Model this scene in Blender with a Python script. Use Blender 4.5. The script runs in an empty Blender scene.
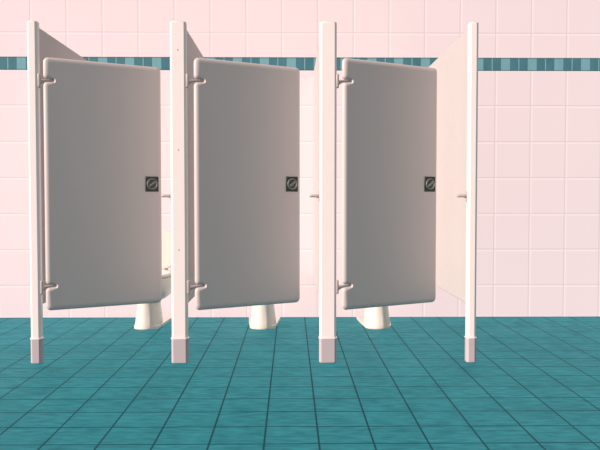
import bpy, bmesh, math
from mathutils import Vector, Matrix
R = math.radians

# ---------------------------------------------------------------- camera
scene = bpy.context.scene
COL = scene.collection
cam_data = bpy.data.cameras.new('camera')
cam_data.sensor_width = 36.0
cam_data.lens = 36.0 * 729.0 / 600.0
cam = bpy.data.objects.new('camera', cam_data)
COL.objects.link(cam)
cam.location = (0, 0, 1.0025)
cam.rotation_euler = (R(90 - 2.04), 0, R(-0.71))
scene.camera = cam

# ---------------------------------------------------------------- light and exposure
vs = scene.view_settings
vs.view_transform = 'Standard'
vs.look = 'None'
vs.exposure = 0.0
vs.gamma = 1.0
vs.use_curve_mapping = False

world = bpy.data.worlds.new('world')
scene.world = world
world.use_nodes = True
bg = world.node_tree.nodes['Background']
bg.inputs['Color'].default_value = (1.0, 0.965, 0.95, 1)
bg.inputs['Strength'].default_value = 0.34


def light(name, kind, energy, color, direction=None, loc=(0, 0, 3), size=0.0, shadow=False):
    d = bpy.data.lights.new(name, kind)
    d.energy = energy
    d.color = color
    if kind == 'SUN':
        d.angle = R(8)
    else:
        d.shadow_soft_size = size
    d.use_shadow = shadow
    o = bpy.data.objects.new(name, d)
    COL.objects.link(o)
    o.location = loc
    if direction:
        o.rotation_euler = Vector(direction).to_track_quat('-Z', 'Y').to_euler()
    return o


# the key light comes from high on the left, in front of the cubicles; like the
# picture's own light it throws no cast shadows
light('key_sun', 'SUN', 8.0, (1.0, 0.80, 0.70), direction=(0.80, 0.44, -0.40))
light('fill_sun', 'SUN', 0.4, (1.0, 0.95, 0.93), direction=(-0.55, 0.80, -0.25))

# ---------------------------------------------------------------- materials


def srgb(r, g, b, k=1.0):
    def f(c):
        c /= 255.0
        return c / 12.92 if c <= 0.04045 else ((c + 0.055) / 1.055) ** 2.4
    return (f(r) * k, f(g) * k, f(b) * k, 1.0)


def mat(name, col, rough=0.5, spec=0.3, metallic=0.0, noise=0.03, scale=14.0):
    """Principled material, its colour varied slightly by object-space noise."""
    m = bpy.data.materials.new(name)
    m.use_nodes = True
    nt = m.node_tree
    b = nt.nodes['Principled BSDF']
    b.inputs['Roughness'].default_value = rough
    b.inputs['Specular IOR Level'].default_value = spec
    b.inputs['Metallic'].default_value = metallic
    tc = nt.nodes.new('ShaderNodeTexCoord')
    nz = nt.nodes.new('ShaderNodeTexNoise')
    nz.inputs['Scale'].default_value = scale
    nz.inputs['Detail'].default_value = 3.0
    nt.links.new(tc.outputs['Object'], nz.inputs['Vector'])
    mx = nt.nodes.new('ShaderNodeMix')
    mx.data_type = 'RGBA'
    k = 1 - noise
    mx.inputs[6].default_value = (col[0] * k, col[1] * k, col[2] * k, 1)
    k = 1 + noise
    mx.inputs[7].default_value = (min(1, col[0] * k), min(1, col[1] * k), min(1, col[2] * k), 1)
    nt.links.new(nz.outputs['Fac'], mx.inputs[0])
    nt.links.new(mx.outputs[2], b.inputs['Base Color'])
    return m


class NB:
    """small node-building helper"""

    def __init__(self, m):
        m.use_nodes = True
        self.nt = m.node_tree
        self.bsdf = self.nt.nodes['Principled BSDF']

    def new(self, t):
        return self.nt.nodes.new(t)

    def link(self, a, b):
        self.nt.links.new(a, b)

    def math(self, op, a, b=None, c=None):
        n = self.new('ShaderNodeMath')
        n.operation = op
        for i, v in enumerate((a, b, c)):
            if v is None:
                continue
            if isinstance(v, (int, float)):
                n.inputs[i].default_value = v
            else:
                self.link(v, n.inputs[i])
        return n.outputs[0]

    def mix(self, fac, a, b):
        n = self.new('ShaderNodeMix')
        n.data_type = 'RGBA'
        for i, v in ((0, fac), (6, a), (7, b)):
            if isinstance(v, (int, float, tuple)):
                n.inputs[i].default_value = v
            else:
                self.link(v, n.inputs[i])
        return n.outputs[2]

    def coords(self):
        tc = self.new('ShaderNodeTexCoord')
        s = self.new('ShaderNodeSeparateXYZ')
        self.link(tc.outputs['Object'], s.inputs[0])
        return tc.outputs['Object'], s.outputs

    def cell(self, v, period, offset):
        """0..period position inside the repeating cell"""
        return self.math('FLOORED_MODULO', self.math('SUBTRACT', v, offset), period)

    def line(self, c, period, half):
        """1 on the joint lines, 0 inside, with a soft edge"""
        d = self.math('MINIMUM', c, self.math('SUBTRACT', period, c))
        n = self.new('ShaderNodeMapRange')
        n.interpolation_type = 'SMOOTHSTEP'
        self.link(d, n.inputs['Value'])
        n.inputs['From Min'].default_value = half * 0.4
        n.inputs['From Max'].default_value = half * 1.6
        n.inputs['To Min'].default_value = 1.0
        n.inputs['To Max'].default_value = 0.0
        return n.outputs['Result']

    def noise(self, vec, scale, stretch=(1, 1, 1), detail=3.0):
        mp = self.new('ShaderNodeMapping')
        mp.inputs['Scale'].default_value = stretch
        self.link(vec, mp.inputs['Vector'])
        n = self.new('ShaderNodeTexNoise')
        n.inputs['Scale'].default_value = scale
        n.inputs['Detail'].default_value = detail
        self.link(mp.outputs[0], n.inputs['Vector'])
        return n.outputs['Fac']


# pink glazed wall tiles
TW, TH = 0.3000, 0.3032
m_wall = bpy.data.materials.new('pink_wall_tile')
nb = NB(m_wall)
vec, S = nb.coords()
cx = nb.cell(S[0], TW, 1.722)
cz = nb.cell(S[2], TH, 0.275)
grout = nb.math('MAXIMUM', nb.line(cx, TW, 0.0042), nb.line(cz, TH, 0.0038))
# bevel highlight painted into the colour: pale line right of and below each joint
cx2 = nb.cell(S[0], TW, 1.722 + 0.013)
cz2 = nb.cell(S[2], TH, 0.275 - 0.013)
rim = nb.math('MAXIMUM', nb.line(cx2, TW, 0.006), nb.line(cz2, TH, 0.006))
tint = nb.noise(vec, 2.2)
base = nb.mix(tint, (0.625, 0.566, 0.610, 1), (0.640, 0.578, 0.624, 1))
base = nb.mix(nb.math('MULTIPLY', rim, 0.6), base, (0.72, 0.68, 0.72, 1))
base = nb.mix(nb.math('MULTIPLY', grout, 0.75), base, (0.52, 0.45, 0.49, 1))
nb.link(base, nb.bsdf.inputs['Base Color'])
nb.bsdf.inputs['Roughness'].default_value = 0.6
nb.bsdf.inputs['Specular IOR Level'].default_value = 0.02

# teal mosaic band: one pale tile, then two dark ones with a pale joint between
BP = 0.2255
m_band = bpy.data.materials.new('teal_mosaic_band')
nb = NB(m_band)
vec, S = nb.coords()
c = nb.cell(S[0], BP, 1.768)
pale = nb.math('LESS_THAN', c, 0.079)
joint = nb.line(nb.cell(S[0], BP, 1.768 + 0.152), BP, 0.003)
darkj = nb.line(c, BP, 0.002)
darkj2 = nb.line(nb.cell(S[0], BP, 1.768 + 0.079), BP, 0.002)
zed = S[2]
topl = nb.math('GREATER_THAN', zed, 2.181)
lowl = nb.math('LESS_THAN', zed, 2.090)
n1 = nb.noise(vec, 22, (1.0, 1, 0.35))
dark = nb.mix(n1, srgb(66, 122, 138, 0.62), srgb(88, 144, 160, 0.62))
lite = nb.mix(n1, srgb(116, 172, 186, 0.62), srgb(138, 192, 204, 0.62))
colr = nb.mix(pale, dark, lite)
colr = nb.mix(nb.math('MULTIPLY', joint, 0.8), colr, srgb(165, 212, 218, 0.62))
colr = nb.mix(nb.math('MULTIPLY', nb.math('MAXIMUM', darkj, darkj2), 0.5), colr, srgb(64, 112, 120, 0.62))
colr = nb.mix(nb.math('MULTIPLY', nb.math('MAXIMUM', topl, lowl), 0.55), colr, srgb(70, 105, 112, 0.62))
nb.link(colr, nb.bsdf.inputs['Base Color'])
nb.bsdf.inputs['Roughness'].default_value = 0.6
nb.bsdf.inputs['Specular IOR Level'].default_value = 0.15

# teal floor tiles
FP = 0.2255
m_floor = bpy.data.materials.new('teal_floor_tile')
nb = NB(m_floor)
vec, S = nb.coords()
cx = nb.cell(S[0], FP, 0.115)
cy = nb.cell(S[1], 0.2262, 2.954)
gr = nb.math('MAXIMUM', nb.line(cx, FP, 0.0040), nb.line(cy, 0.2262, 0.0045))
st = nb.noise(vec, 14.0, (0.8, 2.4, 1), 6.0)
bl = nb.noise(vec, 3.4, (1, 1, 1), 3.0)
mrn = nb.new('ShaderNodeMapRange')
nb.link(nb.math('ADD', nb.math('MULTIPLY', st, 0.7), nb.math('MULTIPLY', bl, 0.3)), mrn.inputs['Value'])
mrn.inputs['From Min'].default_value = 0.34
mrn.inputs['From Max'].default_value = 0.66
colr = nb.mix(mrn.outputs['Result'], srgb(34, 128, 143, 0.62), srgb(60, 164, 181, 0.62))
colr = nb.mix(nb.math('MULTIPLY', gr, 0.95), colr, srgb(14, 70, 84, 0.62))
nb.link(colr, nb.bsdf.inputs['Base Color'])
nb.bsdf.inputs['Roughness'].default_value = 0.7
nb.bsdf.inputs['Specular IOR Level'].default_value = 0.12

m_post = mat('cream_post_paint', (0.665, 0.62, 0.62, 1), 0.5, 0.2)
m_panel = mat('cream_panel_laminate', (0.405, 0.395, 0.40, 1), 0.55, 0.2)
m_door = mat('white_door_laminate', (0.475, 0.433, 0.43, 1), 0.45, 0.3, noise=0.02, scale=5)
m_foot = mat('dusty_pink_shoe', (0.385, 0.34, 0.37, 1), 0.5, 0.25)
m_hinge = mat('brushed_hinge_metal', (0.34, 0.30, 0.30, 1), 0.4, 0.5, noise=0.08, scale=60)
m_screw = mat('screw_recess', (0.20, 0.17, 0.15, 1), 0.5, 0.3)
m_lock = mat('black_lock_plate', srgb(18, 33, 26), 0.4, 0.4)
m_ring = mat('worn_grey_metal', srgb(88, 96, 93), 0.4, 0.5, noise=0.15, scale=80)
m_dial = mat('dark_dial', srgb(50, 57, 55), 0.45, 0.4)
m_porc = mat('cream_porcelain', (0.56, 0.54, 0.50, 1), 0.25, 0.5, noise=0.015)
m_seat = mat('cream_plastic_seat', (0.58, 0.58, 0.54, 1), 0.35, 0.4, noise=0.015)

# ---------------------------------------------------------------- mesh helpers


def link(name, bm, material, parent=None, smooth=False):
    bmesh.ops.recalc_face_normals(bm, faces=bm.faces)
    me = bpy.data.meshes.new(name)
    if smooth:
        for f in bm.faces:
            f.smooth = True
    bm.to_mesh(me)
    bm.free()
    me.materials.append(material)
    o = bpy.data.objects.new(name, me)
    COL.objects.link(o)
    if parent:
        o.parent = parent
    return o


def structure(o):
    o['kind'] = 'structure'
    return o


def thing(name, label, cat, group, loc, rotz=0.0):
    o = bpy.data.objects.new(name, None)
    o.empty_display_size = 0.1
    COL.objects.link(o)
    o.location = loc
    o.rotation_euler = (0, 0, rotz)
    o['label'] = label
    o['category'] = cat
    o['group'] = group
    return o


def dup(root, loc, label):
    """copy of a thing with copies of its parts and sub-parts"""
    r = root.copy()
    COL.objects.link(r)
    r.location = loc
    r['label'] = label
    for ch in list(root.children):
        c_ = ch.copy()
        COL.objects.link(c_)
        c_.parent = r
        for g in list(ch.children):
            d = g.copy()
            COL.objects.link(d)
            d.parent = c_
    return r


def box(x0, x1, y0, y1, z0, z1, bev=0.0, seg=2, bm=None):
    b = bmesh.new()
    bmesh.ops.create_cube(b, size=1.0)
    for v in b.verts:
        v.co = Vector((x0 + (v.co.x + .5) * (x1 - x0), y0 + (v.co.y + .5) * (y1 - y0), z0 + (v.co.z + .5) * (z1 - z0)))
    if bev:
        r = bmesh.ops.bevel(b, geom=list(b.edges), offset=bev, segments=seg, profile=0.5, affect='EDGES')
        for f in r['faces']:
            f.smooth = True
    if bm is None:
        return b
    me = bpy.data.meshes.new('tmp')
    b.to_mesh(me)
    b.free()
    bm.from_mesh(me)
    bpy.data.meshes.remove(me)
    return bm


def tube(bm, pts, rad, n=12):
    """round bar along a polyline with capped ends; rad is a number or one per point"""
    pts = [Vector(p) for p in pts]
    rads = rad if isinstance(rad, (list, tuple)) else [rad] * len(pts)
    rings = []
    for i, p in enumerate(pts):
        a = pts[max(i - 1, 0)]
        b = pts[min(i + 1, len(pts) - 1)]
        t = (b - a).normalized()
        ref = Vector((0, 0, 1)) if abs(t.z) < 0.9 else Vector((0, 1, 0))
        u = t.cross(ref).normalized()
        w = t.cross(u).normalized()
        rings.append([bm.verts.new(p + (u * math.cos(2 * math.pi * k / n) + w * math.sin(2 * math.pi * k / n)) * rads[i]) for k in range(n)])
    for r0, r1 in zip(rings, rings[1:]):
        for k in range(n):
            f = bm.faces.new((r0[k], r0[(k + 1) % n], r1[(k + 1) % n], r1[k]))
            f.smooth = True
    bm.faces.new(rings[0])
    bm.faces.new(rings[-1])
    return bm


def loft(rings, cap=True, n_smooth=True):
    bm = bmesh.new()
    vr = [[bm.verts.new(p) for p in r] for r in rings]
    n = len(vr[0])
    for r0, r1 in zip(vr, vr[1:]):
        for k in range(n):
            f = bm.faces.new((r0[k], r0[(k + 1) % n], r1[(k + 1) % n], r1[k]))
            f.smooth = n_smooth
    if cap:
        bm.faces.new(vr[0])
        bm.faces.new(vr[-1])
    return bm


def prism(outline, depth, axis_map, bev, seg=3):
    """outline (2-D) extruded by depth, both rims rounded over"""
    bm = bmesh.new()
    a = [bm.verts.new(axis_map(u, v, 0.0)) for u, v in outline]
    b = [bm.verts.new(axis_map(u, v, depth)) for u, v in outline]
    fa = bm.faces.new(a)
    fb = bm.faces.new(b)
    n = len(a)
    for k in range(n):
        bm.faces.new((a[k], b[k], b[(k + 1) % n], a[(k + 1) % n]))
    if bev:
        edges = list(fa.edges) + list(fb.edges)
        r = bmesh.ops.bevel(bm, geom=edges, offset=bev, segments=seg, profile=0.5, affect='EDGES', clamp_overlap=False)
        for f in r['faces']:
            f.smooth = True
    return bm


def round_poly(pts, n=5):
    """polygon given as (x, y, radius) corners -> rounded outline"""
    out = []
    m = len(pts)
    for i in range(m):
        p = Vector(pts[i][:2])
        a = Vector(pts[i - 1][:2])
        b = Vector(pts[(i + 1) % m][:2])
        r = pts[i][2]
        if r <= 0:
            out.append((p.x, p.y))
            continue
        d1 = (a - p).normalized()
        d2 = (b - p).normalized()
        ang = d1.angle(d2)
        t = r / math.tan(ang / 2)
        cc = p + (d1 + d2).normalized() * (r / math.sin(ang / 2))
        s = p + d1 * t - cc
        e = p + d2 * t - cc
        a0 = math.atan2(s.y, s.x)
        da = math.atan2(e.y, e.x) - a0
        while da > math.pi:
            da -= 2 * math.pi
        while da < -math.pi:
            da += 2 * math.pi
        for k in range(n + 1):
            th = a0 + da * k / n
            out.append((cc.x + r * math.cos(th), cc.y + r * math.sin(th)))
    return out


# ---------------------------------------------------------------- the room
WALL_Y = 6.165
structure(link('floor', box(-6, 6, -1.5, WALL_Y + 0.15, -0.10, 0.0), m_floor))
structure(link('wall_back', box(-6, 6, WALL_Y, WALL_Y + 0.15, 0.0, 3.2), m_wall))
structure(link('trim_1', box(-6, 6, WALL_Y - 0.003, WALL_Y + 0.002, 2.081, 2.191), m_band))

# ---------------------------------------------------------------- partitions
YF = 4.428           # front plane of the posts
PD = 0.045           # post depth


def partition(cx, p0, p1, q0, q1, label, strike, hinges, screws):
    """p0..p1: post from side to side, q0..q1: panel faces, all in world X"""
    t = thing('stall_divider', label, 'partition', 'cream partitions between the cubicles', (cx, YF, 0))
    p0, p1, q0, q1 = p0 - cx, p1 - cx, q0 - cx, q1 - cx
    # panel: runs back to the wall, top a little below the post's
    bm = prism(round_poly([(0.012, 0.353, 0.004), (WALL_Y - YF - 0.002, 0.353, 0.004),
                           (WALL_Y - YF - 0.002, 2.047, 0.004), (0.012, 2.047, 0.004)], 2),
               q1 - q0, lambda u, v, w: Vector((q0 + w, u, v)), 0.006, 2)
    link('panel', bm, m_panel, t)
    # post with chamfered front corners and eased top
    ch = 0.013
    bm = prism([(p0 + ch, 0), (p1 - ch, 0), (p1, ch), (p1, PD), (p0, PD), (p0, ch)], 1.921,
               lambda u, v, w: Vector((u, v, 0.150 + w)), 0.006, 2)
    link('post', bm, m_post, t)
    # shoe: a sleeve round the post's foot, its upper rim a slightly wider lip
    e = 0.002
    a0, a1 = p0 - e, p1 + e
    foot = link('shoe', prism([(a0 + ch, -e), (a1 - ch, -e), (a1, ch - e), (a1, PD + e), (a0, PD + e), (a0, ch - e)], 0.150,
                              lambda u, v, w: Vector((u, v, w)), 0.003, 1), m_foot, t)
    a0, a1 = p0 - e - 0.003, p1 + e + 0.003
    link('lip', prism([(a0 + ch, -e - 0.003), (a1 - ch, -e - 0.003), (a1, ch - e - 0.003), (a1, PD + e + 0.003), (a0, PD + e + 0.003), (a0, ch - e - 0.003)], 0.005,
                      lambda u, v, w: Vector((u, v, 0.1495 + w)), 0.0, 1), m_post, foot)
    if hinges:
        for zc in (1.722, 0.468):
            # upright plate on the post's side, domed boss, arm reaching into the door's notch
            bm = box(p1 - 0.004, p1 + 0.015, 0.008, 0.042, zc - 0.046, zc + 0.038, 0.007, 3)
            h = link('hinge_bracket', bm, m_hinge, t)
            bm = bmesh.new()
            j = Vector(hinges) - Vector((cx, YF))
            tube(bm, [(p1 + 0.006, 0.030, zc - 0.012), (p1 + 0.016, 0.033, zc - 0.010), (j.x - 0.012, j.y + 0.012, zc - 0.003),
                      (j.x + 0.020, j.y + 0.030, zc), (j.x + 0.050, j.y + 0.0455, zc + 0.001)],
                 [0.019, 0.014, 0.0095, 0.0075, 0.0075], 14)
            link('hinge_arm', bm, m_hinge, h)
    if strike:
        # L-shaped keeper: plate on the post's left face, stubby bar with a turned-down end
        bm = bmesh.new()
        tube(bm, [(p0 - 0.062, 0.036, 1.020), (p0 - 0.050, 0.036, 1.022), (p0 - 0.018, 0.036, 1.022), (p0 - 0.002, 0.036, 1.018)],
             [0.007, 0.009, 0.0095, 0.012], 12)
        s = link('door_keeper', bm, m_hinge, t)
        bm = box(p0 - 0.005, p0 + 0.001, 0.022, 0.050, 0.985, 1.052, 0.002, 1)
        link('keeper_plate', bm, m_hinge, s)
    for z in screws:
        bm = bmesh.new()
        tube(bm, [(-0.004, -0.0015, z), (-0.004, 0.004, z)], 0.0045, 10)
        link('screw', bm, m_screw, t)
    return t


JX = [-1.492, -0.580, 0.323]      # front left corner of each door
JY = 4.450
partition(-1.551, -1.586, -1.524, -1.568, -1.533,
          'leftmost cream cubicle partition with a narrow post, seen beside bare pink wall', False, (JX[0], JY), [])
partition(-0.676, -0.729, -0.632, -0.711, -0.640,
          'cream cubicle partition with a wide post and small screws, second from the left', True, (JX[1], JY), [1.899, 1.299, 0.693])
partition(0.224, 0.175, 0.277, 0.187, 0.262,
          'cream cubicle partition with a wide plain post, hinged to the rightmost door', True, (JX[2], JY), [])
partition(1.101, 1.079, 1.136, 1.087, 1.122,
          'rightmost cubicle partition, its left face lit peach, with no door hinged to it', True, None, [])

# ---------------------------------------------------------------- doors
DW, DT = 0.737, 0.040
DZ0, DZ1 = 0.318, 1.863
ANG = math.atan2(0.350, 0.637)


def door_outline():
    """corner list with the rim's roundover weight: full outside, less in the notches"""
    g, d = 0.008, 0.062
    pts = [(0, DZ0, 0.031, 1), (DW, DZ0, 0.031, 1), (DW, DZ1, 0.031, 1), (0, DZ1, 0.031, 1)]
    for zc in (1.722, 0.468):
        pts += [(0, zc + g, 0.025, 0.8), (d, zc + g, 0.006, 0.30), (d, zc - g, 0.006, 0.30), (0, zc - g, 0.025, 0.8)]
    return pts


def door_body():
    pts = door_outline()
    # consecutive corners, each turned into an arc; outward normal per point
    P, Wt = [], []
    for i, p in enumerate(pts):
        arc = round_poly([pts[i - 1][:2] + (0,), p[:3], pts[(i + 1) % len(pts)][:2] + (0,)], 6)[1:-1]
        P += [Vector(q) for q in arc]
        Wt += [p[3]] * len(arc)
    n = len(P)
    nor = []
    for i in range(n):
        e1 = (P[i] - P[i - 1]).normalized()
        e2 = (P[(i + 1) % n] - P[i]).normalized()
        m = e1 + e2
        m.normalize()
        nor.append(Vector((m.y, -m.x)))
    rim, bm = 0.030, bmesh.new()
    K = 6
    levels = [(rim * (1 - math.sin(math.pi / 2 * k / K)), DT * 0.5 * (1 - math.cos(math.pi / 2 * k / K))) for k in range(K + 1)]
    # front rim from the flat face to mid thickness, then the back rim mirrored
    prof = levels + [(a_, DT - b_) for a_, b_ in levels[-2::-1]]
    rings = []
    for ins, dep in prof:
        rings.append([bm.verts.new((P[i].x - nor[i].x * ins * Wt[i], dep, P[i].y - nor[i].y * ins * Wt[i])) for i in range(n)])
    for r0, r1 in zip(rings, rings[1:]):
        for k in range(n):
            f = bm.faces.new((r0[k], r0[(k + 1) % n], r1[(k + 1) % n], r1[k]))
            f.smooth = True
    bm.faces.new(rings[0])
    bm.faces.new(rings[-1])
    return bm


door = thing('cubicle_door_leaf',
             'grey-white cubicle door, leftmost of the three, with a toilet bowl showing past its right edge',
             'door', 'cubicle doors standing ajar', (JX[0], JY, 0), ANG)
bm = door_body()
link('door_panel', bm, m_door, door)
lz, lu = 1.100, 0.668
lp = link('lock_plate', box(lu - 0.044, lu + 0.044, -0.006, 0.002, lz - 0.049, lz + 0.049, 0.003, 2), m_lock, door)
bm = bmesh.new()
N = 28
rr = [(0.037, 0.0), (0.037, -0.005), (0.035, -0.007), (0.030, -0.007), (0.028, -0.004), (0.028, 0.0)]
vr = [[bm.verts.new((lu + r * math.cos(2 * math.pi * k / N), -0.006 + y, lz + r * math.sin(2 * math.pi * k / N))) for k in range(N)] for r, y in rr]
for r0, r1 in zip(vr, vr[1:]):
    for k in range(N):
        f = bm.faces.new((r0[k], r0[(k + 1) % N], r1[(k + 1) % N], r1[k]))
        f.smooth = True
link('lock_ring', bm, m_ring, lp)
bm = bmesh.new()
tube(bm, [(lu, -0.004, lz), (lu, -0.0085, lz)], 0.027, 28)
link('lock_dial', bm, m_dial, lp)
bm = box(-0.024, 0.024, -0.020, -0.008, -0.006, 0.006, 0.003, 2)
bmesh.ops.rotate(bm, verts=bm.verts, cent=(0, 0, 0), matrix=Matrix.Rotation(R(-38), 3, 'Y'))
bmesh.ops.translate(bm, verts=bm.verts, vec=(lu, 0, lz))
link('thumb_turn', bm, m_ring, lp)

dup(door, (JX[1], JY, 0), 'grey-white cubicle door, middle of the three, hinged to the post with screws')
dup(door, (JX[2], JY, 0), 'grey-white cubicle door, rightmost of the three, standing before the lit peach panel')

# ---------------------------------------------------------------- toilets
N = 40


def ring(z, rx, yf, yb, p=2.2, n=N):
    """egg-shaped ring: half width rx, from yf (front) to yb (back)"""
    cy_, ry = (yf + yb) / 2, (yb - yf) / 2
    out = []
    for k in range(n):
        a = 2 * math.pi * k / n
        c_, s_ = math.cos(a), math.sin(a)
        x = rx * math.copysign(abs(c_) ** (2 / p), c_)
        y = ry * math.copysign(abs(s_) ** (2 / p), s_)
        out.append((x, cy_ + y, z))
    return out


TY = 5.56       # front of the pedestal on the floor
toilet = thing('toilet', 'cream toilet with raised lid behind the leftmost door, its bowl side visible',
               'toilet', 'toilets in the cubicles', (-1.120, TY, 0))
# foot flange: round nose, sides spreading towards the wall
flange = []
for k in range(25):
    a = math.pi + math.pi * k / 24
    flange.append((0.102 * math.cos(a), 0.110 + 0.102 * math.sin(a)))
right = [(0.112, 0.20), (0.122, 0.34), (0.131, 0.48), (0.131, 0.53)]
flange = flange + right + [(-x, y) for x, y in right[::-1]]
link('flange', prism(flange, 0.022, lambda u, v, w: Vector((u, v, w)), 0.007, 3), m_porc, toilet)
ped = [ring(0.0, 0.106, 0.0, 0.36), ring(0.012, 0.106, 0.0, 0.36), ring(0.045, 0.101, 0.008, 0.355), ring(0.10, 0.095, 0.020, 0.35), ring(0.17, 0.087, 0.030, 0.34),
       ring(0.22, 0.084, 0.036, 0.35), ring(0.27, 0.090, 0.030, 0.38), ring(0.31, 0.10, 0.02, 0.40)]
link('pedestal', loft(ped), m_porc, toilet)
bowl = [ring(0.205, 0.070, 0.06, 0.50), ring(0.215, 0.120, 0.03, 0.54), ring(0.245, 0.155, -0.02, 0.565), ring(0.295, 0.174, -0.06, 0.58),
        ring(0.345, 0.182, -0.075, 0.585), ring(0.375, 0.185, -0.08, 0.588), ring(0.392, 0.183, -0.078, 0.586), ring(0.398, 0.176, -0.07, 0.58),
        ring(0.398, 0.140, -0.03, 0.42), ring(0.385, 0.130, -0.02, 0.41), ring(0.30, 0.10, 0.03, 0.36), ring(0.24, 0.05, 0.10, 0.28)]
link('bowl', loft(bowl), m_porc, toilet)
seat = [ring(0.401, 0.180, -0.076, 0.45), ring(0.401, 0.186, -0.082, 0.456), ring(0.414, 0.187, -0.083, 0.457), ring(0.421, 0.178, -0.074, 0.448),
        ring(0.421, 0.132, -0.02, 0.39), ring(0.412, 0.124, -0.012, 0.382), ring(0.401, 0.126, -0.014, 0.384)]
bm = loft(seat + [seat[0]], cap=False)
bmesh.ops.remove_doubles(bm, verts=bm.verts, dist=1e-5)
st = link('seat', bm, m_seat, toilet)
for s in (-1, 1):
    bm = bmesh.new()
    tube(bm, [(s * 0.075 - 0.025, 0.470, 0.420), (s * 0.075 + 0.025, 0.470, 0.420)], 0.013, 12)
    box(s * 0.075 - 0.018, s * 0.075 + 0.018, 0.448, 0.492, 0.396, 0.416, 0.004, 2, bm)
    link('seat_hinge', bm, m_hinge, st)
# lid raised, leaning slightly back
lid_out = []
for k in range(36):
    a = 2 * math.pi * k / 36
    c_, s_ = math.cos(a), math.sin(a)
    lid_out.append((0.182 * math.copysign(abs(c_) ** 0.92, c_), 0.178 + 0.178 * math.copysign(abs(s_) ** 0.92, s_)))
bm = prism(lid_out, 0.018, lambda u, v, w: Vector((u, w, v)), 0.006, 3)
bmesh.ops.rotate(bm, verts=bm.verts, cent=(0, 0, 0), matrix=Matrix.Rotation(R(-8), 3, 'X'))
bmesh.ops.translate(bm, verts=bm.verts, vec=(0, 0.488, 0.405))
link('lid', bm, m_seat, toilet)

dup(toilet, (-0.220, TY, 0), 'cream toilet behind the middle door, only its pedestal showing below')
dup(toilet, (0.680, TY, 0), 'cream toilet behind the rightmost door, pedestal and left base flange showing')
